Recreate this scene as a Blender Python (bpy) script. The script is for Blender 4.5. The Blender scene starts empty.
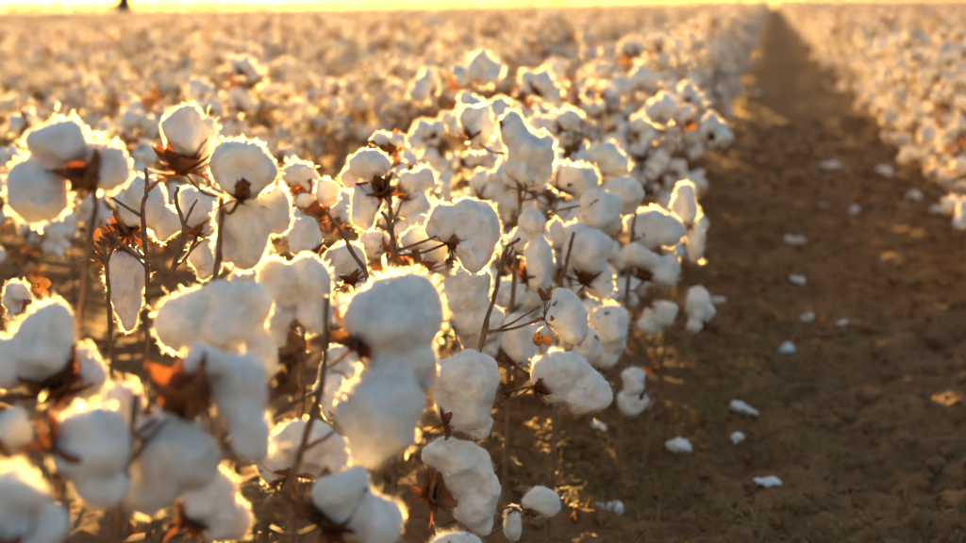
import bpy, bmesh, math, random
import numpy as np
from mathutils import Vector, Matrix, Euler, noise

sc = bpy.context.scene
col = sc.collection
R = math.radians
random.seed(7)
rng = np.random.default_rng(7)

# ------------------------------------------------------------------ camera
PW, PH, F = 966.0, 543.0, 2012.0           # photograph size and focal length in its pixels
CAM = np.array([0.0, 0.0, 0.80])
VP = (772.0, -2.0)                          # where the rows meet
ROLL = R(0.78)
n1 = np.array([VP[0] - PW / 2, PH / 2 - VP[1], -F]); n1 /= np.linalg.norm(n1)
d_ = np.array([math.cos(ROLL), math.sin(ROLL), 0.0])
up = np.cross(d_, n1); up /= np.linalg.norm(up)
rt = np.cross(n1, up)
C2W = np.array([rt, n1, up])               # camera space -> world (y runs along the rows)
FOCUS = 2.28
cam = bpy.data.cameras.new('camera')
cam.sensor_width = 36.0
cam.lens = F / PW * 36.0
cam.clip_start, cam.clip_end = 0.05, 9000
cam.dof.use_dof = True
cam.dof.focus_distance = FOCUS
cam.dof.aperture_fstop = cam.lens / 13.5   # 13.5 mm pupil
cam_o = bpy.data.objects.new('camera', cam)
M4 = Matrix([list(C2W[0]) + [CAM[0]], list(C2W[1]) + [CAM[1]], list(C2W[2]) + [CAM[2]], [0, 0, 0, 1]])
cam_o.matrix_world = M4
col.objects.link(cam_o)
sc.camera = cam_o

def at(px, py, D):
    v = np.array([(px - PW / 2) / F * D, (PH / 2 - py) / F * D, -D])
    return C2W @ v + CAM

def proj(p):
    v = C2W.T @ (np.asarray(p) - CAM)
    return v[0] / -v[2] * F + PW / 2, PH / 2 - v[1] / -v[2] * F, -v[2]

# ------------------------------------------------------------------ world, sun, exposure
SUN_AZ, SUN_EL = 12.5, 5.4                 # degrees left of the row direction, above the horizon
w = bpy.data.worlds.new('World'); sc.world = w; w.use_nodes = True
nt = w.node_tree
bg = nt.nodes['Background']
sky = nt.nodes.new('ShaderNodeTexSky'); sky.sky_type = 'NISHITA'
sky.sun_disc = False
sky.sun_elevation = R(SUN_EL)
sky.sun_rotation = R(-SUN_AZ)
sky.air_density = 1.0; sky.dust_density = 2.2; sky.ozone_density = 1.4
nt.links.new(sky.outputs[0], bg.inputs[0])
bg.inputs[1].default_value = 0.05
sl = bpy.data.lights.new('sun', 'SUN'); sl.energy = 5.0; sl.angle = R(0.53)
sl.color = (1.0, 0.55, 0.13)
so = bpy.data.objects.new('sun', sl)
SD = Vector((-math.sin(R(SUN_AZ)) * math.cos(R(SUN_EL)), math.cos(R(SUN_AZ)) * math.cos(R(SUN_EL)), math.sin(R(SUN_EL))))
so.rotation_euler = SD.to_track_quat('Z', 'Y').to_euler()
so.location = SD * 50
col.objects.link(so)
vs = sc.view_settings
vs.view_transform = 'Standard'; vs.look = 'None'; vs.gamma = 1.0; vs.use_curve_mapping = False
vs.exposure = 3.05
sc.render.engine = 'CYCLES'
cy = sc.cycles
cy.use_denoising = True
cy.denoiser = 'OPENIMAGEDENOISE'
cy.max_bounces = 8; cy.diffuse_bounces = 4; cy.transmission_bounces = 6; cy.transparent_max_bounces = 8; cy.volume_bounces = 0
cy.caustics_reflective = False; cy.caustics_refractive = False
cy.sample_clamp_indirect = 8.0

# ------------------------------------------------------------------ materials
def mat(name):
    m = bpy.data.materials.new(name); m.use_nodes = True
    m.node_tree.nodes.clear()
    return m, m.node_tree.nodes, m.node_tree.links

def N(nodes, typ, **kw):
    n = nodes.new(typ)
    for k, v in kw.items():
        if k in n.inputs: n.inputs[k].default_value = v
        else: setattr(n, k, v)
    return n

def noise_ramp(nodes, links, scale, cols, detail=4, coord=None, rough=0.6):
    t = N(nodes, 'ShaderNodeTexNoise', Scale=scale, Detail=detail, Roughness=rough)
    if coord is not None: links.new(coord, t.inputs['Vector'])
    r = nodes.new('ShaderNodeValToRGB')
    el = r.color_ramp.elements
    while len(el) < len(cols): el.new(0.5)
    for e, (p, c) in zip(el, cols): e.position = p; e.color = (*c, 1)
    links.new(t.outputs['Fac'], r.inputs['Fac'])
    return r, t

def lint_material():
    m, n, l = mat('cotton_lint')
    out = n.new('ShaderNodeOutputMaterial')
    tc = n.new('ShaderNodeTexCoord')
    p = N(n, 'ShaderNodeBsdfPrincipled', Roughness=0.95)
    p.inputs['Specular IOR Level'].default_value = 0.05
    r, t = noise_ramp(n, l, 55, [(0.30, (0.76, 0.73, 0.68)), (0.55, (0.88, 0.87, 0.85)), (0.8, (0.90, 0.895, 0.88))], 5, tc.outputs['Object'])
    oi = n.new('ShaderNodeObjectInfo')
    sh = N(n, 'ShaderNodeVectorMath', operation='SCALE'); l.new(oi.outputs['Location'], sh.inputs[0]); sh.inputs[3].default_value = 37.0
    ad = N(n, 'ShaderNodeVectorMath', operation='ADD'); l.new(tc.outputs['Object'], ad.inputs[0]); l.new(sh.outputs[0], ad.inputs[1])
    sp = N(n, 'ShaderNodeTexNoise', Scale=105.0, Detail=3.0, Roughness=0.75); l.new(ad.outputs[0], sp.inputs['Vector'])
    ml = N(n, 'ShaderNodeMapRange'); ml.inputs[1].default_value = 0.745; ml.inputs[2].default_value = 0.78; l.new(sp.outputs['Fac'], ml.inputs[0])
    mc = N(n, 'ShaderNodeMix', data_type='RGBA'); l.new(ml.outputs[0], mc.inputs[0]); l.new(r.outputs[0], mc.inputs[6]); mc.inputs[7].default_value = (0.16, 0.08, 0.035, 1)
    l.new(mc.outputs[2], p.inputs['Base Color'])
    p.subsurface_method = 'RANDOM_WALK'
    p.inputs['Subsurface Weight'].default_value = 1.0
    p.inputs['Subsurface Radius'].default_value = (1.0, 0.82, 0.60)
    p.inputs['Subsurface Scale'].default_value = 0.009
    p.inputs['Subsurface Anisotropy'].default_value = 0.3
    b = N(n, 'ShaderNodeBump', Strength=0.75, Distance=0.003)
    t2 = N(n, 'ShaderNodeTexNoise', Scale=260, Detail=5, Roughness=0.7)
    l.new(tc.outputs['Object'], t2.inputs['Vector'])
    l.new(t2.outputs['Fac'], b.inputs['Height']); l.new(b.outputs[0], p.inputs['Normal'])
    l.new(p.outputs[0], out.inputs[0])
    return m

def thin_material(name, cols, scale, trans, tcol, rough=0.7, amount=0.4):
    """dry papery tissue or fibre: lit from either side"""
    m, n, l = mat(name)
    out = n.new('ShaderNodeOutputMaterial'); tc = n.new('ShaderNodeTexCoord')
    oi = n.new('ShaderNodeObjectInfo')
    r, t = noise_ramp(n, l, scale, cols, 5, tc.outputs['Object'])
    hsv = n.new('ShaderNodeHueSaturation')
    mr = N(n, 'ShaderNodeMapRange'); mr.inputs[3].default_value = 0.75; mr.inputs[4].default_value = 1.25
    l.new(oi.outputs['Random'], mr.inputs[0]); l.new(mr.outputs[0], hsv.inputs['Value']); l.new(r.outputs[0], hsv.inputs['Color'])
    p = N(n, 'ShaderNodeBsdfPrincipled', Roughness=rough)
    p.inputs['Specular IOR Level'].default_value = 0.25
    l.new(hsv.outputs[0], p.inputs['Base Color'])
    tr = n.new('ShaderNodeBsdfTranslucent')
    mx = N(n, 'ShaderNodeMix', data_type='RGBA', blend_type='MULTIPLY'); mx.inputs[0].default_value = 1.0
    l.new(hsv.outputs[0], mx.inputs[6]); mx.inputs[7].default_value = (*tcol, 1)
    l.new(mx.outputs[2], tr.inputs[0])
    mix = n.new('ShaderNodeMixShader'); mix.inputs[0].default_value = amount
    l.new(p.outputs[0], mix.inputs[1]); l.new(tr.outputs[0], mix.inputs[2]); l.new(mix.outputs[0], out.inputs[0])
    b = N(n, 'ShaderNodeBump', Strength=0.5, Distance=0.002)
    l.new(t.outputs['Fac'], b.inputs['Height']); l.new(b.outputs[0], p.inputs['Normal'])
    return m

def solid_material(name, cols, scale, rough=0.85, bump=0.002, coord='Object', detail=6, spec=0.3):
    m, n, l = mat(name)
    out = n.new('ShaderNodeOutputMaterial'); tc = n.new('ShaderNodeTexCoord')
    r, t = noise_ramp(n, l, scale, cols, detail, tc.outputs[coord])
    p = N(n, 'ShaderNodeBsdfPrincipled', Roughness=rough)
    p.inputs['Specular IOR Level'].default_value = spec
    l.new(r.outputs[0], p.inputs['Base Color'])
    b = N(n, 'ShaderNodeBump', Strength=0.7, Distance=bump)
    l.new(t.outputs['Fac'], b.inputs['Height']); l.new(b.outputs[0], p.inputs['Normal'])
    l.new(p.outputs[0], out.inputs[0])
    return m

M_LINT = lint_material()
M_FIBRE = thin_material('cotton_fibre', [(0.3, (0.86, 0.85, 0.82)), (0.7, (0.9, 0.89, 0.87))], 30, 0.5, (1, 0.97, 0.9), 0.6, 0.65)
def forward_lobe(m, share, ior, rough):
    """fibres pass light mostly onwards: add a rough forward lobe"""
    n, l = m.node_tree.nodes, m.node_tree.links
    out = next(x for x in n if x.type == 'OUTPUT_MATERIAL')
    src = out.inputs[0].links[0].from_socket
    rf = N(n, 'ShaderNodeBsdfRefraction', IOR=ior, Roughness=rough); rf.inputs['Color'].default_value = (0.93, 0.92, 0.89, 1)
    mx = n.new('ShaderNodeMixShader'); mx.inputs[0].default_value = share
    l.new(src, mx.inputs[1]); l.new(rf.outputs[0], mx.inputs[2]); l.new(mx.outputs[0], out.inputs[0])
forward_lobe(M_FIBRE, 0.30, 1.3, 0.6)
M_FARFIBRE = thin_material('cotton_fibre_far', [(0.3, (0.80, 0.76, 0.68)), (0.7, (0.88, 0.85, 0.80))], 30, 0.5, (1, 0.95, 0.85), 0.6, 0.6)
forward_lobe(M_FARFIBRE, 0.22, 1.3, 0.6)
M_FARLINT = thin_material('cotton_lint_far', [(0.3, (0.74, 0.72, 0.67)), (0.7, (0.88, 0.87, 0.85))], 40, 0.5, (1, 0.88, 0.66), 0.9, 0.22)
M_BUR = thin_material('dry_bur', [(0.25, (0.13, 0.048, 0.018)), (0.5, (0.27, 0.105, 0.038)), (0.8, (0.40, 0.19, 0.08))], 70, 0.4, (1.0, 0.75, 0.5), 0.75, 0.38)
M_LEAF = thin_material('dry_leaf', [(0.25, (0.11, 0.05, 0.022)), (0.5, (0.19, 0.095, 0.042)), (0.8, (0.30, 0.175, 0.085))], 60, 0.5, (0.95, 0.82, 0.62), 0.7, 0.3)
M_STEM = solid_material('cotton_stem', [(0.25, (0.075, 0.036, 0.017)), (0.5, (0.17, 0.088, 0.04)), (0.8, (0.29, 0.17, 0.08))], 90, 0.65, 0.0015)
M_TWIG = solid_material('litter_straw', [(0.25, (0.10, 0.06, 0.03)), (0.5, (0.20, 0.13, 0.06)), (0.8, (0.34, 0.25, 0.13))], 8, 0.8, 0.001, 'Generated')
M_GRASS = thin_material('dry_grass', [(0.25, (0.15, 0.10, 0.03)), (0.5, (0.27, 0.175, 0.055)), (0.8, (0.42, 0.28, 0.11))], 9, 0.4, (1, 0.9, 0.5), 0.7, 0.35)
M_CLOD = solid_material('soil_clod', [(0.25, (0.13, 0.06, 0.026)), (0.5, (0.20, 0.10, 0.044)), (0.8, (0.29, 0.16, 0.075))], 40, 0.95, 0.004, spec=0.1)
M_TREE = solid_material('tree_bark', [(0.3, (0.06, 0.045, 0.03)), (0.7, (0.13, 0.10, 0.07))], 6, 0.9, 0.02)
M_CROWN = thin_material('tree_leaves', [(0.3, (0.04, 0.055, 0.018)), (0.7, (0.09, 0.11, 0.035))], 1.5, 0.4, (1, 0.9, 0.4), 0.7, 0.35)

def soil_material():
    m, n, l = mat('furrow_soil')
    out = n.new('ShaderNodeOutputMaterial'); tc = n.new('ShaderNodeTexCoord')
    r1, t1 = noise_ramp(n, l, 3.0, [(0.3, (0.19, 0.083, 0.034)), (0.55, (0.265, 0.128, 0.052)), (0.8, (0.33, 0.175, 0.075))], 8, tc.outputs['Object'], 0.65)
    r2, t2 = noise_ramp(n, l, 38.0, [(0.25, (0.55, 0.52, 0.5)), (0.5, (1, 1, 1)), (0.8, (1.35, 1.3, 1.2))], 6, tc.outputs['Object'], 0.7)
    mx = N(n, 'ShaderNodeMix', data_type='RGBA', blend_type='MULTIPLY'); mx.inputs[0].default_value = 1.0
    l.new(r1.outputs[0], mx.inputs[6]); l.new(r2.outputs[0], mx.inputs[7])
    p = N(n, 'ShaderNodeBsdfPrincipled', Roughness=0.95); p.inputs['Specular IOR Level'].default_value = 0.1
    l.new(mx.outputs[2], p.inputs['Base Color'])
    b = N(n, 'ShaderNodeBump', Strength=0.9, Distance=0.02)
    l.new(t2.outputs['Fac'], b.inputs['Height']); l.new(b.outputs[0], p.inputs['Normal'])
    l.new(p.outputs[0], out.inputs[0])
    return m
M_SOIL = soil_material()

# ------------------------------------------------------------------ mesh helpers
def mesh(name, V, Fs, mats, mi=None, smooth=True):
    me = bpy.data.meshes.new(name)
    me.from_pydata([tuple(v) for v in V], [], Fs)
    for m in mats: me.materials.append(m)
    if mi is not None: me.polygons.foreach_set('material_index', np.asarray(mi, dtype=np.int32))
    if smooth: me.polygons.foreach_set('use_smooth', np.ones(len(me.polygons), dtype=bool))
    me.update()
    return me

def link(name, data, parent=None, loc=(0, 0, 0), rot=None, scale=None):
    o = bpy.data.objects.new(name, data)
    o.location = loc
    if rot is not None: o.rotation_euler = rot
    if scale is not None: o.scale = (scale,) * 3
    if parent is not None: o.parent = parent
    col.objects.link(o)
    return o

def tag(o, label=None, cat=None, group=None, kind=None):
    if label: o['label'] = label
    if cat: o['category'] = cat
    if group: o['group'] = group
    if kind: o['kind'] = kind
    return o

_ico = {}
def ico(s):
    if s not in _ico:
        bm = bmesh.new(); bmesh.ops.create_icosphere(bm, subdivisions=s, radius=1.0)
        bm.verts.ensure_lookup_table()
        V = np.array([v.co[:] for v in bm.verts]); Fs = [[v.index for v in f.verts] for f in bm.faces]
        bm.free(); _ico[s] = (V, Fs)
    V, Fs = _ico[s]
    return V.copy(), Fs

def nz(p): return noise.noise(Vector(p))

def fluff(P, Nn, size, seed, amt=1.0):
    """push points of a lint surface out into soft uneven tufts"""
    o = seed * 7.31
    out = np.empty(len(P))
    for i, p in enumerate(P):
        a = nz((p[0] / size * 1.1 + o, p[1] / size * 1.1, p[2] / size * 1.1))
        b = nz((p[0] / size * 2.9, p[1] / size * 2.9 + o, p[2] / size * 2.9))
        c = nz((p[0] / size * 8, p[1] / size * 8, p[2] / size * 8 + o))
        e = nz((p[0] / size * 19, p[1] / size * 19 + o, p[2] / size * 19 + o))
        out[i] = a * 0.34 + (abs(b) - 0.2) * 0.15 + (abs(c) - 0.2) * 0.05 + e * 0.024
    return P + Nn * (out * size * amt)[:, None]

def normals(V, Fs):
    T = np.array([f[:3] for f in Fs])
    fn = np.cross(V[T[:, 1]] - V[T[:, 0]], V[T[:, 2]] - V[T[:, 0]])
    n = np.zeros_like(V)
    for k in range(3): np.add.at(n, T[:, k], fn)
    return n / (np.linalg.norm(n, axis=1)[:, None] + 1e-12)

def add_fibres(V, Fs, mi, per, length, width, r):
    """loose fibres standing off the lint, each grown from a vertex of its surface"""
    Nn = normals(V, Fs)
    nv = len(V)
    idx = np.concatenate([np.nonzero(r.random(nv) < 0.9)[0] for _ in range(per)])
    m = len(idx)
    unit = lambda a: a / (np.linalg.norm(a, axis=1)[:, None] + 1e-9)
    d = unit(Nn[idx] + r.normal(0, 0.7, (m, 3)))
    q = V * (1.0 / 0.011) + r.random(3) * 50
    tuft = np.array([noise.noise(Vector(p)) for p in q])[idx]             # wisps: long here, almost bald there
    L = (length * (0.25 + 0.9 * r.random(m) ** 2) * (0.45 + 2.6 * np.clip(tuft + 0.12, 0, 1)))[:, None]
    sd = unit(np.cross(d, r.normal(0, 1, (m, 3)))) * width
    p1 = V[idx] + d * L * 0.5
    p2 = V[idx] + d * L * 0.8 + r.normal(0, 0.35, (m, 3)) * L * 0.45
    W = np.stack([p1 - sd, p1 + sd, p2], axis=1).reshape(-1, 3)
    b0 = nv + 3 * np.arange(m)
    T = np.stack([np.stack([idx, b0, b0 + 1], 1), np.stack([b0, b0 + 1, b0 + 2], 1)], 1).reshape(-1, 3)
    return np.vstack([V, W]), list(Fs) + T.tolist(), list(mi) + [1] * (2 * m)

def rotz2(ang):
    c, s = math.cos(ang), math.sin(ang)
    return np.array([[c, -s, 0], [s, c, 0], [0, 0, 1]])

def lock_points(rx, ry, rz, ang, taper, seed, sub, amt=1.0):
    """one lock of lint: an uneven ellipsoid in camera-facing axes, returned in world axes about its centre"""
    V, Fs = ico(sub)
    P = V * np.array([rx, ry, rz])
    if taper:
        k = 1 + taper * 0.5 * V[:, 1] - abs(taper) * 0.12
        P[:, 0] *= k; P[:, 2] *= k
    P = fluff(P, V / np.linalg.norm(V, axis=1)[:, None], (rx * ry * rz) ** (1 / 3), seed, amt)
    return P @ rotz2(ang).T @ C2W.T, Fs

def lock_mesh(rx, ry, rz, ang, taper, seed, sub, fib, flen=0.006, fw=0.00012, amt=1.0):
    r = np.random.default_rng(seed)
    P, Fs = lock_points(rx, ry, rz, ang, taper, seed, sub, amt)
    mi = [0] * len(Fs)
    if fib: P, Fs, mi = add_fibres(P, Fs, mi, fib, flen, fw, r)
    return mesh('lock', P, Fs, [M_LINT, M_FIBRE], mi)

def tube(pts, radii, sides=7, cap=True, wob=0.0, r=None):
    pts = np.asarray(pts, float); n = len(pts)
    V = []; Fs = []
    tang = np.gradient(pts, axis=0); tang /= np.linalg.norm(tang, axis=1)[:, None] + 1e-12
    ref = np.array([1.0, 0.2, 0.1])
    for i in range(n):
        t = tang[i]; a = np.cross(t, ref); a /= np.linalg.norm(a) + 1e-9; b = np.cross(t, a)
        for k in range(sides):
            th = 2 * math.pi * k / sides
            rr = radii[i] * (1 + (r.normal(0, wob) if r is not None and wob else 0))
            V.append(pts[i] + (a * math.cos(th) + b * math.sin(th)) * rr)
    for i in range(n - 1):
        for k in range(sides):
            k2 = (k + 1) % sides
            Fs.append([i * sides + k, i * sides + k2, (i + 1) * sides + k2, (i + 1) * sides + k])
    if cap:
        Fs.append(list(range(sides))[::-1]); Fs.append([(n - 1) * sides + k for k in range(sides)])
    return V, Fs

def spline(pts, n):
    """Catmull-Rom through the points"""
    P = np.asarray(pts, float)
    if len(P) == 2: return np.linspace(P[0], P[1], n)
    Q = np.vstack([2 * P[0] - P[1], P, 2 * P[-1] - P[-2]])
    seg = len(P) - 1; out = []
    for u in np.linspace(0, seg - 1e-6, n):
        i = int(u); t = u - i
        a, b, c, d = Q[i], Q[i + 1], Q[i + 2], Q[i + 3]
        out.append(0.5 * (2 * b + (c - a) * t + (2 * a - 5 * b + 4 * c - d) * t * t + (3 * b - a - 3 * c + d) * t ** 3))
    return np.array(out)

def stem_geo(pts, r0, r1, seed, n=22, sides=7):
    r = np.random.default_rng(seed)
    P = spline(pts, n)
    r0, r1 = r0 * 0.72, r1 * 0.72
    u = np.linspace(0, 1, n)
    rad = r0 + (r1 - r0) * u
    rad *= 1 + 0.28 * np.maximum(0, np.sin(u * n * 0.9 + seed)) ** 6      # swollen nodes
    P[1:-1] += r.normal(0, r0 * 0.13, (n - 2, 3))
    return tube(P, rad, sides, True, 0.06, r)

def bur_geo(L, seed, nc=5, opening=0.9, frayed=True):
    """the open husk: pointed carpels and toothed bracts that all spring from one base; axis +Z"""
    r = np.random.default_rng(seed)
    V = [np.zeros(3)]; Fs = []
    def blade(phi, length, wid, tilt0, tilt1, nl, nw, twist=0.0, edge=0.0):
        b = len(V)
        # centre line climbs outwards
        p = np.zeros(3); cl = []
        for i in range(nl):
            u = (i + 0.5) / nl
            t = tilt0 + (tilt1 - tilt0) * u
            p = p + np.array([math.sin(t), 0, math.cos(t)]) * length / nl
            cl.append(p.copy())
        for i in range(nl):
            u = (i + 1) / nl
            wd = wid * math.sin(math.pi * min(1, u * 0.88 + 0.12) ** 0.75) * (1 if i < nl - 1 else 0.02)
            for j in range(nw):
                s = (j / (nw - 1) - 0.5) * 2
                q = cl[i] + np.array([-abs(s) ** 2 * wd * 0.55, s * wd, abs(s) * wd * 0.15]) 
                q = q + r.normal(0, edge * wid, 3)
                c, sn = math.cos(phi + twist * u), math.sin(phi + twist * u)
                V.append(np.array([q[0] * c - q[1] * sn, q[0] * sn + q[1] * c, q[2]]))
        for j in range(nw - 1): Fs.append([0, b + j, b + j + 1])
        for i in range(nl - 1):
            for j in range(nw - 1):
                k = b + i * nw + j
                Fs.append([k, k + 1, k + nw + 1, k + nw])
    for c in range(nc):
        phi = 2 * math.pi * (c + r.normal(0, 0.12)) / nc
        blade(phi, L * (0.9 + 0.25 * r.random()), L * 0.36, 1.15 * opening + r.normal(0, 0.12), 0.35 * opening + r.normal(0, 0.3), 6, 5, r.normal(0, 0.15), 0.05)
    if frayed:
        for c in range(3):
            phi0 = 2 * math.pi * (c + 0.5 * r.random()) / 3
            for k in range(8):
                phi = phi0 + (k - 3.5) * 0.17
                blade(phi, L * (0.65 + 0.7 * r.random()) * (1 - 0.04 * abs(k - 3.5)), L * 0.075, 1.45 + r.normal(0, 0.15), 0.9 + r.normal(0, 0.55), 5, 2, r.normal(0, 0.3), 0.1)
    # receptacle
    b = len(V); sv, sf = ico(1)
    for v in sv: V.append(v * L * 0.11)
    Fs += [[b + i for i in f] for f in sf]; Fs.append([0, b, b + 1])
    return np.array(V), Fs

def leaf_geo(L, seed, lobes=5):
    """a curled, crumpled dry leaf with pointed lobes, spread along +Y"""
    r = np.random.default_rng(seed)
    V = [np.zeros(3)]; Fs = []
    nr, na = 5, 21
    curl = r.uniform(0.6, 1.8)
    for i in range(1, nr + 1):
        for j in range(na):
            th = (j / (na - 1) - 0.5) * R(250)
            rad = L * (0.55 + 0.45 * abs(math.cos(th * lobes / 2 * 0.9))) * (1 - 0.25 * abs(th) / 2.2) * i / nr
            x, y = math.sin(th) * rad, math.cos(th) * rad
            z = L * 0.22 * math.sin(x / L * 5 + seed) * (i / nr) + curl * (x * x + 0.5 * y * y) / L * 0.8 + r.normal(0, L * 0.03)
            V.append(np.array([x * (1 - 0.25 * i / nr), y, z]))
    for j in range(na - 1): Fs.append([0, 1 + j, 2 + j])
    for i in range(nr - 1):
        for j in range(na - 1):
            k = 1 + i * na + j
            Fs.append([k, k + 1, k + na + 1, k + na])
    return np.array(V), Fs

def align(axis, spin=0.0):
    """3x3 that takes +Z to axis"""
    q = Vector((0, 0, 1)).rotation_difference(Vector(axis).normalized())
    return np.array((q.to_matrix() @ Matrix.Rotation(spin, 3, 'Z')))

# ------------------------------------------------------------------ ground
def graded(lo, hi, f0, f1, step, far):
    a = list(np.arange(f0, f1, step))
    s = step; x = a[-1]; up_ = []
    while x < hi: s *= far; x += s; up_.append(min(x, hi))
    s = step; x = f0; dn = []
    while x > lo: s *= far; x -= s; dn.append(max(x, lo))
    return np.array(dn[::-1] + a + up_)

def bed(x):
    """height of the planted beds across the rows"""
    z = 0.0
    for c in ROWS_X: z = max(z, 0.07 * math.exp(-((x - c) / 0.28) ** 2))
    return z
LEFT_ROW, RIGHT_ROW = -0.62, 0.72
ROWS_X = [LEFT_ROW - k for k in range(0, 5)] + [RIGHT_ROW + k for k in range(0, 4)]

def ground_z(x, y):
    z = bed(x)
    if abs(x) < 8 and y < 40:
        f = max(0.0, 1 - y / 40)
        z += f * (0.030 * nz((x * 3.1, y * 2.2, 4)) + 0.030 * nz((x * 9, y * 8, 1)) + 0.018 * nz((x * 24, y * 22, 2)))
        z -= 0.02 * math.exp(-((x - 0.62) / 0.12) ** 2) * f        # wheel track
    return z

gx = graded(-4000, 4000, -1.3, 2.0, 0.022, 1.14)
gy = graded(-30, 4500, 2.3, 8.0, 0.028, 1.09)
GV = [(x, y, ground_z(x, y)) for y in gy for x in gx]
nxg = len(gx)
GF = [[j * nxg + i, j * nxg + i + 1, (j + 1) * nxg + i + 1, (j + 1) * nxg + i] for j in range(len(gy) - 1) for i in range(nxg - 1)]
tag(link('ground', mesh('ground', GV, GF, [M_SOIL])), 'brown furrow soil between the cotton rows', kind='structure')

# ------------------------------------------------------------------ generic bolls
NB = 10
def fuse(V, Fs, voxel, smooth_n):
    """melt overlapping lobes into one soft skin"""
    me = mesh('tmp', V, Fs, [])
    o = link('tmp', me)
    md = o.modifiers.new('r', 'REMESH'); md.mode = 'VOXEL'; md.voxel_size = voxel
    ms = o.modifiers.new('s', 'SMOOTH'); ms.iterations = smooth_n; ms.factor = 0.6
    dg = bpy.context.evaluated_depsgraph_get()
    e = o.evaluated_get(dg).to_mesh()
    P = np.empty(len(e.vertices) * 3); e.vertices.foreach_get('co', P); P = P.reshape(-1, 3)
    Q = [list(p.vertices) for p in e.polygons]
    o.evaluated_get(dg).to_mesh_clear()
    bpy.data.objects.remove(o); bpy.data.meshes.remove(me)
    return P, Q

def boll_lint(seed, voxel, fib, flen=0.0075, fw=0.00013):
    """fused lint of one open boll, bur base at the origin, opening along +Z"""
    r = np.random.default_rng(seed)
    V = []; Fs = []
    n = int(r.integers(3, 6))
    for k in range(n):
        sv, sf = ico(3)
        phi = 2 * math.pi * (k + r.normal(0, 0.15)) / n
        ln = r.uniform(0.020, 0.031); wd = r.uniform(0.015, 0.022)
        P = sv * np.array([wd, wd, ln])
        P = P @ align((math.cos(phi) * 0.55, math.sin(phi) * 0.55, 1)).T
        c = np.array([math.cos(phi) * 0.019, math.sin(phi) * 0.019, 0.034 + r.normal(0, 0.005)])
        if r.random() < 0.3: c[2] -= 0.014; c[:2] *= 1.5
        b = len(V); V += list(P + c); Fs += [[b + i for i in f] for f in sf]
    sv, sf = ico(3); b = len(V); V += list(sv * 0.024 + np.array([0, 0, 0.032])); Fs += [[b + i for i in f] for f in sf]
    P, Q = fuse(V, Fs, voxel, 3)
    Nn = normals(P, [[q[0], q[1], q[2]] for q in Q])
    P = fluff(P, Nn, 0.024, seed, 0.9)
    if seed % NB in (3, 8): P = P * np.array([0.55, 0.55, 0.62])            # half-open boll, mostly husk
    mi = [0] * len(Q)
    if fib: P, Q, mi = add_fibres(P, Q, mi, fib, flen, fw, r)
    return P, Q, mi

B_NEAR, B_MID, B_BUR, B_GEO = [], [], [], []
for k in range(NB):
    P, Q, mi = boll_lint(100 + k, 0.0042, 3)
    B_NEAR.append(mesh('lint', P, Q, [M_LINT, M_FIBRE], mi))
    bv, bf = bur_geo(0.040, 200 + k, 4 + k % 2, 0.8, True)
    B_BUR.append(mesh('bur', bv, bf, [M_BUR]))
    P, Q, mi = boll_lint(100 + k, 0.0085, 4, 0.008, 0.0003)
    bv2, bf2 = bur_geo(0.041, 200 + k, 4 + k % 2, 0.8, False)
    off = len(P)
    V2 = np.vstack([P, bv2]); F2 = Q + [[off + i for i in f] for f in bf2]
    F2.append([off, 0, 1])                                  # husk holds the lint
    m2 = [0 if q == 0 else 2 for q in mi] + [1] * (len(bf2) + 1)
    B_MID.append(mesh('boll', V2, F2, [M_FARLINT, M_BUR, M_FARFIBRE], m2))
    B_GEO.append((V2, F2, m2))

LEAF_GEO = [leaf_geo(0.035, 300 + k) for k in range(5)]
LEAVES = [mesh('dry_leaf', *g, [M_LEAF]) for g in LEAF_GEO]

# ------------------------------------------------------------------ generic plants
def plant_variant(seed):
    r = np.random.default_rng(seed)
    H = r.uniform(0.43, 0.545)
    lean = r.normal(0, 0.05, 2)
    sp = [np.array([lean[0] * u * u + 0.012 * math.sin(7 * u + seed), lean[1] * u * u + 0.012 * math.cos(6 * u + seed), H * u - (0.02 if u == 0 else 0)]) for u in np.linspace(0, 1, 8)]
    SP = spline(sp, 40)
    stem = stem_geo(sp, 0.0062, 0.0022, seed, 18, 6)
    branches = []; bolls = []; leaves = []
    phi = r.random() * 6.28
    nb = int(r.integers(8, 11))
    for k in range(nb):
        u = 0.16 + 0.82 * k / (nb - 1)
        phi += 2.4 + r.normal(0, 0.35)
        p0 = SP[int(u * 39)]
        L = (0.21 - 0.13 * u) * r.uniform(0.7, 1.35)
        rise = r.uniform(0.15, 0.7)
        d = np.array([math.cos(phi), math.sin(phi), rise])
        p1 = p0 + d * L * 0.5 + np.array([0, 0, 0.01])
        p2 = p0 + d * L + np.array([0, 0, -0.02 * r.random()])
        branches.append(stem_geo([p0, p1, p2], 0.0032, 0.0016, seed + k, 8, 5))
        ends = [p2] + ([p1] if r.random() < 0.75 else [])
        for q in ends:
            a = np.array([math.cos(phi) * r.uniform(0.2, 1.3), math.sin(phi) * r.uniform(0.2, 1.3), r.uniform(-0.35, 1.0)]) + r.normal(0, 0.25, 3)
            if q is not p2: q = q + np.array([math.cos(phi + 1.4), math.sin(phi + 1.4), 0.4]) * 0.02
            bolls.append((q, a / np.linalg.norm(a), r.random() * 6.28, int(r.integers(0, NB)), r.uniform(0.52, 0.92)))
        for _ in range(int(r.integers(0, 3))):
            leaves.append((p1 + r.normal(0, 0.022, 3), r.random(3) * 6.28, int(r.integers(0, 5)), r.uniform(0.6, 1.25)))
    return dict(stem=stem, branches=branches, bolls=bolls, leaves=leaves, H=H)

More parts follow.
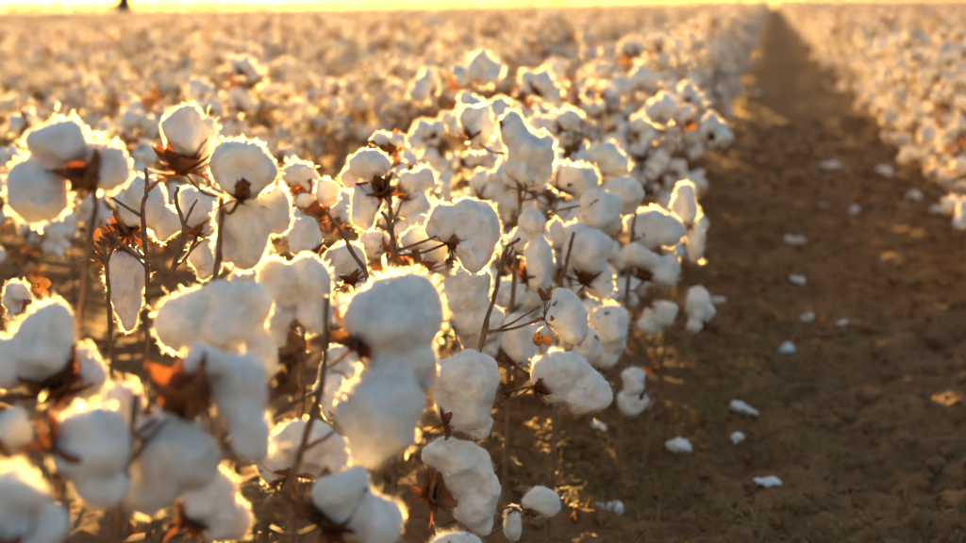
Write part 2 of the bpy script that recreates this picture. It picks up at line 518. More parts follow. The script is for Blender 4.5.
NV = 9
VAR = [plant_variant(400 + k) for k in range(NV)]
for v in VAR:
    v['m_stem'] = mesh('stem', *v['stem'], [M_STEM])
    v['m_br'] = [mesh('branch', *b, [M_STEM]) for b in v['branches']]
    sv, sf = list(v['stem'][0]), list(v['stem'][1])
    for bv, bf in v['branches']:
        o_ = len(sv); sv += list(bv); sf += [[o_ + i for i in f] for f in bf]; sf.append([0, o_, o_ + 1])
    v['m_all'] = mesh('stem', sv, sf, [M_STEM])
    # whole plant in one piece for the far field
    PV = list(sv); PF = list(sf); PM = [4] * len(sf)
    for q, a, spn, bi, s in v['bolls']:
        gv, gf, gm = B_GEO[bi]
        o_ = len(PV); PV += list((gv * s) @ align(a, spn).T + q); PF += [[o_ + i for i in f] for f in gf]; PM += gm
    for q, ro, li, ls in v['leaves']:
        gv, gf = LEAF_GEO[li]
        o_ = len(PV); PV += list((gv * ls) @ np.array(Euler(ro).to_matrix()).T + q); PF += [[o_ + i for i in f] for f in gf]; PM += [3] * len(gf)
    v['m_far'] = mesh('cotton_plant_far', PV, PF, [M_FARLINT, M_BUR, M_FARFIBRE, M_LEAF, M_STEM], PM)

def eul(a, spn):
    return Matrix(align(a, spn).tolist()).to_euler()

def add_plant(x, y, vi, rz, s, near, label, group, low=0.0):
    v = dict(VAR[vi])
    v['bolls'] = [b for b in v['bolls'] if b[0][2] > low]              # the shaded inner rows carry little lint low down
    e = link('cotton_plant', None, None, (x, y, ground_z(x, y)), (0, 0, rz), s)
    tag(e, label, 'cotton plant', group)
    if near:
        st = link('stem', v['m_stem'], e)
        for m in v['m_br']: link('branch', m, st)
        for q, a, spn, bi, bs in v['bolls']:
            b = link('boll', B_NEAR[bi], e, q, eul(a, spn), bs * 1.22)
            link('bur', B_BUR[bi], b)
        for q, ro, li, ls in v['leaves']: link('leaf', LEAVES[li], e, q, ro, ls)
    else:
        link('stem', v['m_all'], e)
        for q, a, spn, bi, bs in v['bolls']: link('boll', B_MID[bi], e, q, eul(a, spn), bs)
        for q, ro, li, ls in v['leaves'][:6]: link('leaf', LEAVES[li], e, q, ro, ls)
    return e

# ------------------------------------------------------------------ hero plants of the near row
# lock: (x, y, rx, ry, angle, taper) in photo pixels at the boll's distance; bur: (x, y, axis right, axis up, axis towards viewer, length in m)
HERO = []
def plant(label, D, stem, bolls, twigs=(), leaves=(), r0=0.006, r1=0.003): HERO.append((label, D, stem, bolls, twigs, leaves, r0, r1))

plant('tall cotton plant at the left edge with two big blurred bolls', 1.62,
      [(98, 176), (92, 230), (78, 330), (66, 470)],
      [(1.62, [(58, 141, 33, 20, 6, 0), (38, 189, 31, 34, -25, 0), (113, 169, 14, 25, -12, 0), (88, 152, 14, 13, 0, 0)], (92, 186, -0.35, 0.75, 0.45, 0.040)),
       (1.58, [(44, 340, 29, 43, -12, -0.5), (0, 362, 36, 27, 10, 0), (90, 371, 15, 24, 15, 0), (84, 392, 14, 14, 0, 0)], (58, 394, -0.1, 0.8, 0.6, 0.046))],
      twigs=[[(104, 200), (118, 214), (126, 232)]])
plant('cotton plant bearing the two topmost upright bolls, brown husks beneath', 1.92,
      [(222, 196), (218, 260), (210, 360), (204, 480)],
      [(1.92, [(187, 133, 25, 25, 0, 0.2), (202, 141, 13, 25, -5, 0)], (184, 172, -0.12, 0.9, 0.5, 0.044)),
       (1.90, [(242, 164, 35, 29, 0, -0.35)], (240, 200, 0.05, 0.95, 0.25, 0.036)),
       (1.94, [(246, 231, 27, 43, 3, 0.55), (270, 211, 22, 21, -30, 0), (228, 246, 12, 18, 10, 0)], (250, 197, 0.05, -0.8, -0.2, 0.03))])
plant('bare forked cotton stem in sharp focus with one long hanging lock', 2.30,
      [(146, 168), (147, 190), (143, 217), (148, 300), (147, 400), (148, 540)],
      [(2.42, [(141, 201, 29, 23, 5, 0), (164, 223, 19, 16, 0, 0)], (128, 232, -0.2, 0.5, 0.85, 0.036)),
       (2.36, [(127, 280, 18, 34, 0, 0.2), (127, 308, 11, 24, 4, 0.7)], (124, 246, 0.1, -1, 0.1, 0.025))],
      twigs=[[(148, 191), (160, 180), (174, 171)], [(143, 217), (120, 203), (94, 186)]], r0=0.0052, r1=0.0028)
plant('forked cotton stem with small buds beside the bare one', 2.27,
      [(178, 186), (176, 201), (184, 235), (168, 290), (160, 400), (158, 540)],
      [(2.44, [(200, 212, 19, 23, 10, 0), (190, 200, 12, 14, 0, 0)], (196, 236, -0.1, 0.9, 0.3, 0.03)),
       (2.46, [(206, 258, 16, 22, 0, 0.4)], (204, 238, 0.1, -1, 0.2, 0.024))],
      twigs=[[(185, 234), (205, 222), (222, 215)], [(168, 276), (148, 262), (123, 245), (106, 224)], [(184, 225), (192, 208), (198, 199)]], r0=0.005, r1=0.0026)
plant('withered leggy cotton stalk topped by a dry twiggy tuft', 2.30,
      [(104, 246), (107, 275), (110, 330), (112, 420), (114, 560)],
      [], twigs=[[(105, 262), (98, 250), (92, 243)], [(106, 266), (112, 250), (118, 240)], [(105, 262), (103, 248), (100, 236)], [(106, 264), (94, 256), (80, 263)]],
      leaves=[(98, 245, 0.018), (113, 243, 0.018), (101, 258, 0.015), (93, 250, 0.014)], r0=0.0044, r1=0.003)
plant('small cotton plant showing one pale boll above the left edge husk', 2.2,
      [(30, 300), (40, 380), (50, 520)],
      [(2.2, [(18, 296, 16, 13, 0, 0), (20, 313, 13, 12, 0, 0)], (30, 316, -0.5, 0.6, 0.4, 0.03))], leaves=[(37, 285, 0.02)])
plant('cotton plant with a broad twin-lobed boll at centre left', 1.68,
      [(222, 372), (218, 440), (212, 560)],
      [(1.68, [(191, 322, 34, 33, 10, 0), (234, 322, 38, 40, -20, 0), (246, 356, 30, 30, 0, 0)], (222, 376, 0, 0.9, -0.2, 0.034)),
       (1.62, [(205, 496, 29, 25, 20, 0), (226, 520, 26, 23, 0, 0)], (196, 522, 0.3, 0.6, 0.6, 0.036))],
      leaves=[(286, 368, 0.026), (302, 354, 0.024), (278, 384, 0.022)])
plant('cotton plant with a three-lock boll hanging behind a slanted stem', 1.96,
      [(296, 340), (300, 400), (296, 470), (290, 580)],
      [(1.96, [(280, 285, 25, 27, 0, 0), (313, 296, 19, 39, 8, 0), (272, 326, 21, 36, -5, 0.3)], (290, 318, 0, 0.3, -0.9, 0.028)),
       (1.92, [(275, 460, 16, 28, 0, 0), (305, 441, 29, 24, 0, 0), (336, 456, 20, 22, 0, 0), (310, 465, 22, 16, 0, 0)], (284, 474, 0.05, 0.75, 0.6, 0.036)),
       (2.1, [(334, 396, 17, 24, 15, 0)], (342, 418, -0.2, 0.9, 0.1, 0.026))])
plant('cotton plant with the big drooping blurred boll in the middle foreground', 1.60,
      [(327, 296), (322, 380), (303, 445), (284, 500), (266, 548)],
      [(1.62, [(397, 312, 49, 40, -4, 0), (402, 364, 35, 30, 0, 0), (381, 408, 40, 57, -24, 0.2)], (356, 346, 0.7, 0.1, 0.6, 0.026)),
       (1.56, [(346, 496, 31, 25, 0, 0), (374, 521, 29, 31, 30, 0)], (326, 524, 0.25, 0.7, 0.65, 0.046))],
      twigs=[[(300, 450), (322, 440), (334, 432)], [(318, 392), (290, 405), (272, 418)]],
      leaves=[(347, 336, 0.026), (352, 330, 0.02)], r0=0.0052, r1=0.0032)
plant('nearest cotton plant at lower left, heavily blurred with wide brown husks', 1.34,
      [(136, 392), (131, 440), (126, 480), (120, 560)],
      [(1.36, [(205, 361, 21, 17, 0, 0), (240, 388, 28, 33, -20, 0), (250, 432, 20, 32, 15, 0), (226, 372, 20, 20, 0, 0)], (190, 416, -0.15, 0.85, 0.5, 0.052)),
       (1.31, [(94, 447, 39, 43, 0, 0), (104, 492, 28, 18, 0, 0)], (58, 458, 0.75, 0.45, 0.45, 0.036)),
       (1.37, [(166, 455, 47, 46, 0, 0), (150, 490, 34, 25, 0, 0), (122, 404, 22, 20, 0, 0)], (166, 412, 0, -0.7, -0.5, 0.03))],
      twigs=[[(130, 464), (148, 440), (168, 418)]], r0=0.0042, r1=0.003)
plant('closest cotton plant in the lower left corner, golden and out of focus', 1.16,
      [(-16, 470), (-20, 520), (-24, 600)],
      [(1.36, [(8, 434, 24, 25, 0, 0)], (-8, 458, 0.5, 0.7, 0.3, 0.036)),
       (1.15, [(8, 500, 38, 30, 20, 0), (26, 534, 42, 30, 0, 0), (-16, 522, 30, 32, 0, 0)], (0, 560, 0.1, 0.9, 0.2, 0.04))])
plant('cotton plant with a crisp forked stem tip reaching to a double boll', 2.31,
      [(381, 212), (388, 222), (394, 250), (386, 273), (378, 340), (372, 540)],
      [(2.36, [(416, 239, 15, 11, 10, 0), (435, 250, 11, 14, 0, 0)], (412, 276, 0.1, 0.75, 0.65, 0.038)),
       (2.32, [(446, 222, 18, 22, 0, 0), (469, 221, 27, 23, 5, 0), (486, 233, 14, 24, 0, 0), (475, 253, 19, 17, 0, 0)], (449, 243, 0.75, 0.25, 0.5, 0.026))],
      twigs=[[(392, 232), (394, 222), (397, 211)], [(396, 251), (420, 243), (446, 232)]], r0=0.005, r1=0.0024)
plant('thin leaning cotton twig rising behind the big drooping boll', 2.25,
      [(325, 211), (338, 227), (352, 252), (368, 279), (378, 340), (380, 540)], [(2.5, [(345, 262, 22, 18, 0, 0), (330, 275, 14, 16, 0, 0)], (352, 284, -0.2, 0.8, 0.3, 0.03))], r0=0.0046, r1=0.0024)
plant('cotton plant in sharp focus with dark branched stem and a white egg-shaped boll', 2.29,
      [(520, 238), (505, 252), (495, 295), (480, 348), (472, 430), (466, 560)],
      [(2.29, [(568, 317, 20, 27, 18, 0)], (545, 318, 0.9, 0.15, 0.4, 0.026)),
       (2.55, [(467, 291, 29, 27, 0, 0), (476, 324, 24, 25, 0, 0)], (452, 322, 0.3, 0.8, 0.2, 0.03)),
       (2.24, [(556, 377, 24, 26, 0, 0), (584, 391, 24, 21, -20, 0), (570, 366, 20, 15, 0, 0)], (534, 386, 0.85, 0.2, 0.3, 0.028))],
      twigs=[[(488, 334), (510, 324), (540, 306)], [(505, 262), (511, 252), (513, 246)], [(476, 400), (505, 402), (536, 386)], [(482, 346), (487, 330), (489, 312)]],
      leaves=[(540, 335, 0.02), (547, 300, 0.015)], r0=0.005, r1=0.0024)
plant('low cotton plant with curved white boll spilling from a frayed rusty husk', 2.25,
      [(436, 500), (430, 560)],
      [(2.24, [(464, 390, 33, 40, -12, 0), (476, 420, 16, 20, 10, 0.6), (442, 372, 14, 18, 0, 0)], (448, 424, 0.2, 0.85, 0.45, 0.028)),
       (2.25, [(445, 456, 23, 19, 10, 0), (468, 474, 24, 30, 20, 0), (476, 508, 20, 27, 0, 0), (491, 491, 8, 15, -15, 0)], (430, 496, 0.7, 0.4, 0.6, 0.036)),
       (2.38, [(541, 503, 18, 15, -25, 0)], (528, 514, 0.7, 0.5, 0.2, 0.02)),
       (2.3, [(513, 523, 9, 18, 0, 0)], (514, 506, 0, -1, 0.1, 0.016)),
       (1.9, [(456, 546, 29, 16, 0, 0)], (452, 562, 0, 1, 0, 0.03))],
      leaves=[(505, 395, 0.026)])
plant('cotton plant behind the focus with a large square hanging boll', 2.92,
      [(500, 120), (514, 160), (520, 215), (512, 300), (505, 480)],
      [(2.92, [(529, 160, 23, 29, 0, -0.2), (545, 152, 9, 16, 0, 0), (512, 128, 14, 18, 0, 0)], (526, 190, 0, 0.8, -0.3, 0.03)),
       (3.0, [(572, 180, 22, 17, -15, 0), (588, 182, 11, 15, 0, 0)], (556, 186, 0.7, 0.3, 0.5, 0.034)),
       (2.92, [(601, 214, 19, 25, 12, 0)], (586, 204, 0.7, -0.3, 0.4, 0.028)),
       (3.0, [(482, 128, 12, 22, -10, 0), (468, 118, 10, 12, 0, 0)], (474, 140, 0, 0.8, 0.6, 0.034)),
       (2.9, [(556, 235, 14, 14, 0, 0), (522, 240, 14, 12, 0, 0)], (540, 246, 0, 0.6, 0.5, 0.03))])
plant('cotton plant on the furrow side with a smooth round boll at shoulder height', 3.25,
      [(640, 190), (632, 240), (625, 330), (618, 480)],
      [(3.22, [(621, 196, 21, 19, -10, 0)], (606, 204, 0.6, 0.4, 0.3, 0.03)),
       (3.3, [(648, 228, 20, 18, 0, 0), (666, 230, 18, 17, 0, 0)], (636, 236, 0.7, 0.4, 0.3, 0.034)),
       (3.25, [(642, 258, 22, 11, -25, 0), (664, 273, 15, 17, 0, 0)], (644, 280, 0.2, 0.8, 0.5, 0.034)),
       (3.4, [(684, 205, 12, 20, 0, 0), (695, 242, 8, 20, 0, 0)], (682, 222, 0.2, -0.5, 0.3, 0.026))])
plant('low cotton plant leaning over the furrow with small ragged bolls', 3.35,
      [(668, 330), (655, 400), (640, 490)],
      [(3.4, [(700, 306, 12, 20, 5, 0), (694, 325, 9, 7, 0, 0)], (704, 330, -0.3, 0.8, 0.2, 0.026)),
       (3.35, [(650, 322, 11, 14, 0, 0), (665, 314, 12, 13, 0, 0)], (656, 306, 0.1, -0.6, 0.5, 0.028)),
       (3.1, [(634, 382, 11, 15, 0, 0), (632, 403, 16, 12, 0, 0)], (640, 404, -0.2, 0.6, -0.4, 0.028))])
plant('cotton plant behind the sharp stem with long pale bolls facing the furrow', 2.82,
      [(574, 232), (566, 265), (560, 300), (552, 480)],
      [(2.85, [(588, 252, 24, 26, 0, 0), (600, 280, 14, 18, 0, 0), (576, 232, 14, 10, 0, 0)], (586, 284, 0, 0.8, 0.4, 0.034)),
       (2.84, [(610, 330, 19, 28, 5, 0), (604, 355, 12, 14, 0, 0)], (596, 318, 0.6, -0.3, 0.4, 0.03)),
       (2.7, [(538, 262, 14, 30, 0, 0), (532, 222, 12, 14, 0, 0)], (528, 282, 0.2, 0.8, 0.4, 0.032)),
       (2.75, [(520, 340, 18, 26, 10, 0)], (512, 364, 0.2, 0.9, 0.2, 0.03)),
       (2.75, [(588, 345, 14, 20, 0, 0)], (582, 330, 0.3, -0.8, 0.2, 0.028))])
plant('cotton plant with a small nodding boll over a brown cup, left of centre', 2.55,
      [(388, 178), (392, 230), (396, 330), (394, 520)],
      [(2.55, [(368, 164, 20, 15, 0, 0), (350, 178, 10, 11, 0, 0), (364, 205, 13, 24, 0, 0)], (384, 194, -0.45, 0.5, 0.55, 0.036)),
       (2.75, [(412, 185, 14, 14, 0, 0), (424, 178, 12, 12, 0, 0), (414, 208, 18, 14, 0, 0)], (402, 200, 0.4, 0.6, 0.3, 0.03)),
       (2.8, [(380, 140, 9, 8, 0, 0), (397, 140, 9, 7, 0, 0)], (388, 152, 0, 0.9, 0.5, 0.034)),
       (2.7, [(372, 245, 16, 16, 0, 0), (420, 222, 14, 12, 0, 0)], (384, 252, 0.3, 0.6, 0.3, 0.028))])
plant('slim cotton plant with cup-shaped brown husks ringed in white lint', 2.7,
      [(300, 214), (302, 280), (304, 380), (300, 520)],
      [(2.8, [(298, 174, 17, 12, 0, 0), (314, 186, 8, 10, 0, 0)], (300, 204, 0, 0.75, 0.7, 0.042)),
       (2.62, [(304, 201, 9, 8, 0, 0), (327, 193, 11, 14, 0, 0)], (314, 222, 0.1, 0.8, 0.6, 0.034)),
       (2.5, [(304, 236, 16, 22, 0, 0), (290, 225, 12, 16, 0, 0)], (310, 258, 0, 0.8, 0.2, 0.03))])

GROUP_NEAR = 'cotton plants of the near row'
RIGHT, UP, BACK = C2W[:, 0], C2W[:, 1], C2W[:, 2]
sid = 1000
for label, D, stem, bolls, twigs, leaves, r0, r1 in HERO:
    W = [at(x, y, D) for x, y in stem]
    foot = W[-1].copy(); foot[2] = 0
    foot[:2] += random.uniform(-.02, .02)
    foot[2] = ground_z(foot[0], foot[1])
    base = foot.copy()
    if W[-1][2] > 0.05: W = W + [foot - np.array([0, 0, 0.02])]
    e = link('cotton_plant', None, None, base)
    tag(e, label, 'cotton plant', GROUP_NEAR)
    sid += 17
    WL = [p - base for p in W][::-1]
    st = link('stem', mesh('stem', *stem_geo(WL, r0, r1, sid, 34, 8), [M_STEM]), e)
    SP = spline(WL, 60)
    for tw in twigs:
        T = [at(x, y, D) - base for x, y in tw]
        sid += 1
        link('branch', mesh('branch', *stem_geo(T, r1 * 1.0, r1 * 0.55, sid, 12, 7), [M_STEM]), st)
    for Db, locks, bur in bolls:
        sid += 31
        k = Db / F
        bp = at(bur[0], bur[1], Db) - base
        ax = RIGHT * bur[2] + UP * bur[3] + BACK * bur[4]
        ax = ax / np.linalg.norm(ax)
        big = max(l[2] * l[3] for l in locks) * k * k
        foc = abs(Db - FOCUS) < 0.35
        bv, bf = bur_geo(bur[5], sid, 4 + sid % 2, 0.95 if bur[5] < 0.05 else 0.7, bur[5] < 0.05)
        b = link('boll', mesh('boll', bv @ align(ax, sid).T, bf, [M_BUR]), e, bp)
        lc = np.mean([at(l[0], l[1], Db) for l in locks], axis=0) - base
        LV, LF = [], []
        for j, (lx, ly, rx, ry, an, tp) in enumerate(locks):
            dep = 0.0 if j == 0 else random.uniform(-0.012, 0.010)
            P = lock_points(rx * k, ry * k, 0.5 * (rx + ry) * k * 0.85, R(an), tp, sid + j, 3)[0] + (at(lx, ly, Db - dep) - base - bp)
            o_ = len(LV); LV += list(P); LF += [[o_ + i for i in f] for f in ico(3)[1]]
        size = math.sqrt(np.mean([l[2] * l[3] for l in locks])) * k
        P, Q = fuse(LV, LF, 0.0021 if foc else 0.0034, 3 if foc else 2)
        P = fluff(P, normals(P, [q[:3] for q in Q]), size, sid, 0.6)
        P, Q, mi = add_fibres(P, Q, [0] * len(Q), 3, 0.006 if foc else 0.008, 0.00005 + 0.0001 * min(1.0, abs(Db - FOCUS) / 0.7), np.random.default_rng(sid))
        link('lint', mesh('lint', P, Q, [M_LINT, M_FIBRE], mi), b)
        # stalk from the stem to the husk
        dd = np.linalg.norm(SP - bp, axis=1)
        i = int(np.argmin(dd + np.maximum(0, SP[:, 2] - bp[2] + 0.01) * 3))
        p0 = SP[i]; mid = (p0 + bp) / 2 + np.array([0, 0, -0.004]) - ax * 0.005
        if np.linalg.norm(bp - p0) > 0.008:
            link('branch', mesh('branch', *stem_geo([p0, mid, bp], 0.0026, 0.0019, sid, 9, 6), [M_STEM]), st)
    for lx, ly, ls in leaves:
        sid += 3
        lv, lf = leaf_geo(ls, sid)
        link('leaf', mesh('leaf', lv @ align(RIGHT * random.uniform(-1, 1) + UP * random.uniform(-.3, 1) + BACK, sid).T, lf, [M_LEAF]), e, at(lx, ly, D + 0.02) - base)

# ------------------------------------------------------------------ the rest of the rows
spots = []
def in_view(x, y, margin=60):
    u, v, D = proj((x, y, 0.35))
    return D > 0.8 and -margin - 300 / D < u < PW + margin + 300 / D
for ri in range(0, 70):
    for side in (0, 1):
        cx = LEFT_ROW - ri if side == 0 else RIGHT_ROW + ri
        if side == 1 and ri > 45: continue
        y = 1.0 + random.random() * 0.2
        while y < 170:
            step = (0.105 if ri == 0 and side == 0 else 0.16) if y < 40 or ri == 0 else 0.17 * (y / 40) ** 1.3
            y += step * random.uniform(0.75, 1.25)
            x = cx + (0.11 if side == 0 and ri == 0 else 0.0) + random.gauss(0, 0.06)
            if not in_view(x, y): continue
            D = proj((x, y, 0.35))[2]
            if side == 0 and ri == 0 and D < 3.25: continue
            spots.append((D, x, y, side, ri))
spots.sort()
near_n = 300 - len(HERO)
vis, far = spots[:near_n], spots[near_n:]

def row_label(side, ri, D):
    far_w = 'soft-focus' if D < 6 else ('blurred' if D < 9 else 'small, strongly blurred')
    if side == 1:
        return (f'{far_w} sunlit cotton plant in the row across the furrow' if ri == 0 else f'{far_w} golden cotton plant in the rows behind the one right of the furrow'), f'{far_w} plants in the row across the furrow' if ri == 0 else f'{far_w} plants in the rows behind the one across the furrow'
    if ri == 0:
        return f'{far_w} cotton plant along the furrow, farther back in the focused row', f'{far_w} plants in the near row'
    if ri == 1:
        return f'{far_w} cotton plant in the second row from the furrow, behind the focused row', f'{far_w} plants in the second row'
    return f'{far_w} backlit cotton plant in the field beyond the second row, at left', f'{far_w} plants in the field rows'
ORD = 'first second third fourth fifth sixth seventh eighth ninth tenth eleventh twelfth thirteenth fourteenth fifteenth sixteenth seventeenth eighteenth nineteenth twentieth'.split()
rank = {}
for D, x, y, side, ri in vis:
    lb, gr = row_label(side, ri, D)
    k = rank[(side, ri)] = rank.get((side, ri), -1) + 1
    if k < len(ORD):
        if side == 0 and ri == 0: lb = f'{ORD[k]} cotton plant back along the furrow behind the sharply focused ones'
        elif side == 0 and ri == 1: lb = f'{ORD[k]} cotton plant from the left edge in the second row from the furrow'
        elif side == 1 and ri == 0: lb = f'{ORD[k]} sunlit cotton plant from the right edge in the row across the furrow'
        elif side == 0 and k < 12: lb = f'{ORD[k]} cotton plant from the left edge in the {ORD[ri]} row from the furrow'
    s = random.uniform(0.94, 1.06) if ri == 0 and D > 4.4 else random.uniform(0.80, 0.98)
    add_plant(x, y, random.randrange(NV), random.random() * 6.28, s, D < 6.0, lb, gr, 0.27 if ri > 0 else 0.0)

# everything past that reads as one mass
src = bpy.data.collections.new('far_plants')
for k, v in enumerate(VAR):
    src.objects.link(bpy.data.objects.new(f'far_plant_{k}', v['m_far']))
pts = np.array([(x, y, bed(x)) for D, x, y, s, r_ in far])
me = bpy.data.meshes.new('cotton_field'); me.from_pydata(pts.tolist(), [], [])
a1 = me.attributes.new('idx', 'INT', 'POINT'); a1.data.foreach_set('value', rng.integers(0, NV, len(pts)).astype(np.int32))
a2 = me.attributes.new('rot', 'FLOAT', 'POINT'); a2.data.foreach_set('value', (rng.random(len(pts)) * 6.28).astype(np.float32))
a3 = me.attributes.new('scl', 'FLOAT', 'POINT'); a3.data.foreach_set('value', rng.uniform(0.88, 1.12, len(pts)).astype(np.float32))
fo = tag(link('cotton_field', me), 'distant rows of ripe cotton glowing in low sun', kind='stuff')
ng = bpy.data.node_groups.new('scatter', 'GeometryNodeTree')
ng.interface.new_socket('Geometry', in_out='INPUT', socket_type='NodeSocketGeometry')
ng.interface.new_socket('Geometry', in_out='OUTPUT', socket_type='NodeSocketGeometry')
gi, go = ng.nodes.new('NodeGroupInput'), ng.nodes.new('NodeGroupOutput')
ip = ng.nodes.new('GeometryNodeInstanceOnPoints'); ci = ng.nodes.new('GeometryNodeCollectionInfo')
ci.inputs['Collection'].default_value = src; ci.inputs['Separate Children'].default_value = True; ci.inputs['Reset Children'].default_value = True
ip.inputs['Pick Instance'].default_value = True
def named(nm, t):
    n = ng.nodes.new('GeometryNodeInputNamedAttribute'); n.data_type = t; n.inputs['Name'].default_value = nm; return n
nI, nR, nS = named('idx', 'INT'), named('rot', 'FLOAT'), named('scl', 'FLOAT')
cx_ = ng.nodes.new('ShaderNodeCombineXYZ')
ng.links.new(gi.outputs[0], ip.inputs['Points']); ng.links.new(ci.outputs[0], ip.inputs['Instance'])
ng.links.new(nI.outputs['Attribute'], ip.inputs['Instance Index'])
ng.links.new(nR.outputs['Attribute'], cx_.inputs['Z']); ng.links.new(cx_.outputs[0], ip.inputs['Rotation'])
ng.links.new(nS.outputs['Attribute'], ip.inputs['Scale'])
ng.links.new(ip.outputs[0], go.inputs[0])
fo.modifiers.new('scatter', 'NODES').node_group = ng

# ------------------------------------------------------------------ loose cotton on the soil
def ground_hit(px, py):
    d = at(px, py, 1.0) - CAM
    z = 0.0
    for _ in range(6):
        t = (z - CAM[2]) / d[2]; p = CAM + d * t; z = ground_z(p[0], p[1])
    return p, -((C2W.T @ (p - CAM))[2])
TUFTS = [
    (607, 508, 20, 12, 0, 'round white cotton tuft on the soil, lowest one beside the near row'),
    (548, 463, 18, 8, -12, 'flattened cotton tuft on the soil under the focused row'),
    (598, 425, 10, 5, -20, 'faint cotton scrap in the shade under the focused row'),
    (680, 444, 13, 9, 0, 'dull lumpy cotton tuft in dry grass at the furrow edge'),
    (744, 408, 17, 6, -18, 'slanted white cotton strip lying beyond the dull lumpy tuft'),
    (785, 349, 13, 9, 0, 'bright heart-shaped cotton tuft in the middle of the furrow'),
    (808, 317, 7, 6, 0, 'tiny cotton tuft just beyond the heart-shaped one'),
    (843, 324, 8, 6, 0, 'small round cotton tuft on the far side of the furrow from the heart-shaped one'),
    (801, 281, 14, 5, -22, 'elongated slanting cotton tuft halfway up the furrow'),
    (795, 240, 12, 5, 8, 'flat cotton tuft beyond the elongated slanting one'),
    (837, 243, 6, 5, 0, 'tiny faint cotton scrap beside the flat tuft'),
    (825, 207, 8, 6, 0, 'small pale cotton tuft farther up the furrow centre'),
    (855, 209, 7, 6, 0, 'small pale cotton tuft nearest the sunlit row, paired with another'),
    (830, 166, 15, 5, 0, 'wide cotton tuft far up the furrow'),
    (885, 170, 9, 7, 0, 'cotton tuft at the foot of the sunlit row, far up the furrow'),
    (915, 195, 8, 7, 0, 'cotton tuft lying below the sunlit row'),
    (938, 210, 9, 7, 0, 'cotton tuft at the right edge below the sunlit row'),
    (718, 300, 12, 4, 0, 'thin cotton scrap beside the low leaning plant'),
    (770, 483, 22, 3, -4, 'long thin greyish cotton wisp flat on the grassy soil'),
    (737, 436, 7, 8, 0, 'dim upright cotton scrap near the orange leaf'),
    (757, 92, 6, 4, 0, 'speck of cotton far along the furrow'),
]
for j, (x, y, rx, ry, an, lb) in enumerate(TUFTS):
    p, D = ground_hit(x, y + ry * 0.7)
    k = D / F
    m_ = lock_mesh(rx * k * 0.75, max(ry * k * 0.62, 0.005), rx * k * 0.65, R(an), 0, 5000 + j, 4, 1, 0.005, 0.0001, 2.2)
    tag(link('cotton_tuft', m_, None, p + np.array([0, 0, max(ry * k * 0.5, 0.004)])), lb, 'cotton tuft', 'loose cotton on the soil')

p, D = ground_hit(758, 445)
lv, lf = leaf_geo(0.022, 77)
tag(link('dry_leaf', mesh('dry_leaf', lv, lf, [M_LEAF]), None, p + np.array([0, 0, 0.006]), (0.5, 0.2, 0.6)), 'small orange dry leaf lying on the furrow soil', 'dry leaf')
p, D = ground_hit(862, 482)
tag(link('twig', mesh('twig', *stem_geo([(0, 0, -0.01), (0.004, 0.004, 0.02), (0.012, 0.002, 0.045)], 0.0035, 0.002, 5, 8, 6), [M_TWIG]), None, p), 'pale short twig standing upright from the furrow soil', 'twig')

# ------------------------------------------------------------------ clods, litter and dry grass
def scatter_xy(n, x0, x1, y0, y1, power=1.6):
    u = rng.random(n) ** power
    return rng.uniform(x0, x1, n), y0 + (y1 - y0) * u
V = []; Fs = []
sv, sf = ico(1)
xs, ys = scatter_xy(4200, -0.5, 1.5, 2.6, 13)
for x, y in zip(xs, ys):
    r_ = 0.005 + 0.022 * rng.random() ** 3
    if x > 0.35: r_ *= 1.35
    P = sv * (1 + rng.normal(0, 0.18, (len(sv), 1))) * np.array([1, rng.uniform(.7, 1.2), rng.uniform(.5, .9)]) * r_
    o_ = len(V); V += list(P @ rotz2(rng.random() * 6.28).T + np.array([x, y, ground_z(x, y) + r_ * 0.2])); Fs += [[o_ + i for i in f] for f in sf]
tag(link('soil_clods', mesh('soil_clods', V, Fs, [M_CLOD], smooth=False)), 'crumbled brown soil clods strewn along the furrow', kind='stuff')

V = []; Fs = []
xs, ys = scatter_xy(1500, -1.1, 1.7, 2.4, 11)
for x, y in zip(xs, ys):
    L = rng.uniform(0.015, 0.09); th = rng.random() * 6.28; z = ground_z(x, y) + 0.006
    a = np.array([x, y, z]); d = np.array([math.cos(th), math.sin(th), rng.normal(0, 0.12)]) * L
    tv, tf = tube([a, a + d * 0.5 + rng.normal(0, 0.003, 3), a + d], [0.0015, 0.0018, 0.001], 4)
    o_ = len(V); V += tv; Fs += [[o_ + i for i in f] for f in tf]
tag(link('plant_litter', mesh('plant_litter', V, Fs, [M_TWIG])), 'dry straw and stalk fragments littering the soil', kind='stuff')

V = []; Fs = []
for k in range(900):
    x = rng.normal(-0.1, 0.55); y = 2.4 + 9 * rng.random() ** 1.6
    if x > 1.3: continue
    lv, lf = leaf_geo(rng.uniform(0.008, 0.022), int(k))
    o_ = len(V); V += list(lv @ align(np.array([rng.normal(0, .5), rng.normal(0, .5), 1]), k).T + np.array([x, y, ground_z(x, y) + 0.006])); Fs += [[o_ + i for i in f] for f in lf]
tag(link('leaf_litter', mesh('leaf_litter', V, Fs, [M_LEAF])), 'crumbled rusty leaf litter under the cotton row', kind='stuff')

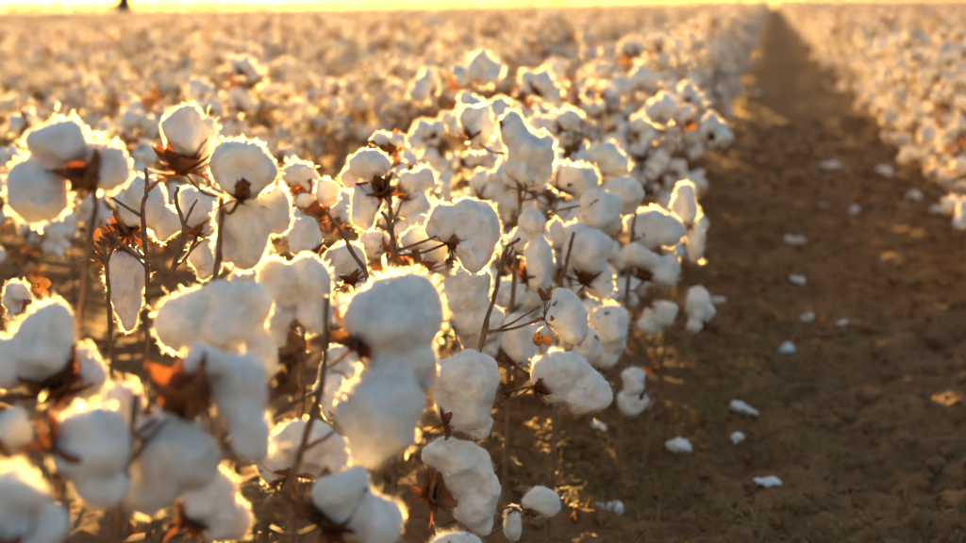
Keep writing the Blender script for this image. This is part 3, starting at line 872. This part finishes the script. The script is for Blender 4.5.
V = []; Fs = []
for k in range(15000):
    y = 2.5 + 5.5 * rng.random() ** 1.5
    x = rng.normal(-0.2, 0.24)
    if nz((x * 3.0, y * 2.0, 9)) < -0.12: continue
    L = rng.uniform(0.02, 0.075); th = rng.random() * 6.28
    a = np.array([x, y, ground_z(x, y) - 0.002]); lean = rng.uniform(0.6, 1.9)
    d = np.array([math.cos(th) * lean, math.sin(th) * lean, 1]); d /= np.linalg.norm(d)
    s = np.array([-math.sin(th), math.cos(th), 0]) * 0.0013
    m1 = a + d * L * 0.55; m2 = a + d * L + np.array([0, 0, -L * 0.3])
    o_ = len(V); V += [a - s, a + s, m1 + s, m1 - s, m2]; Fs += [[o_, o_ + 1, o_ + 2, o_ + 3], [o_ + 3, o_ + 2, o_ + 4]]
tag(link('dry_grass', mesh('dry_grass', V, Fs, [M_GRASS])), 'sparse olive and straw coloured grass at the furrow edge', kind='stuff')

# ------------------------------------------------------------------ horizon: a lone tree and a far wood
def leaf_cloud(centres, radii, n, size, seed):
    r = np.random.default_rng(seed); V = []; Fs = []
    for c, rad in zip(centres, radii):
        for _ in range(n):
            d = r.normal(0, 1, 3); d /= np.linalg.norm(d)
            p = np.array(c) + d * rad * r.random() ** 0.4
            a = r.normal(0, 1, 3); a /= np.linalg.norm(a); b = np.cross(a, r.normal(0, 1, 3)); b /= np.linalg.norm(b)
            s = size * r.uniform(0.5, 1.3); o_ = len(V)
            V += [p - a * s, p + b * s * 0.6, p + a * s, p - b * s * 0.6]; Fs.append([o_, o_ + 1, o_ + 2, o_ + 3])
    return V, Fs
TX = at(124, 13, 120.0)
tr = tag(link('lone_tree', None, None, (TX[0], TX[1], 0)), 'lone tree trunk standing on the horizon at upper left', 'tree')
tv, tf = tube([(0, 0, -0.1), (0, 0, 0.25), (0.02, 0, 0.8), (0.08, 0, 2.2), (0.0, 0, 3.4), (0.1, 0, 5.0)], [1.1, 0.62, 0.45, 0.40, 0.36, 0.2], 12)
tk = link('trunk', mesh('trunk', tv, tf, [M_TREE]), tr)
cs, rs = [], []
for k in range(7):
    th = k * 2.4; e_ = np.array([math.cos(th) * 1.9, math.sin(th) * 1.9, 4.6 + 0.5 * (k % 3)])
    link('limb', mesh('limb', *tube(spline([(0.05, 0, 2.8 + 0.25 * k), e_ * np.array([.5, .5, .85]), e_], 7), np.linspace(0.16, 0.05, 7), 6), [M_TREE]), tk)
    cs.append(e_ + np.array([0, 0, 0.5])); rs.append(1.3)
cs.append(np.array([0, 0, 6.2])); rs.append(1.6)
link('crown', mesh('crown', *leaf_cloud(cs, rs, 420, 0.16, 3), [M_CROWN], smooth=False), tr)

cs, rs = [], []
for k in range(900):
    u = -950 + 1900 * (k + random.random()) / 900
    h = 4.2 + 1.8 * nz((u * 0.012, 3, 0)) + (5.5 if u > -150 else 0) + 1.2 * nz((u * 0.06, 1, 0))
    for q in range(2):
        cs.append(np.array([u + random.uniform(-2, 2), 1500 + random.uniform(-12, 12), h * (0.25 + 0.5 * q)])); rs.append(max(1.0, h * 0.45))
tag(link('treeline', mesh('treeline', *leaf_cloud(cs, rs, 16, 1.1, 5), [M_CROWN], smooth=False)), 'low dark line of distant trees along the horizon', kind='stuff')
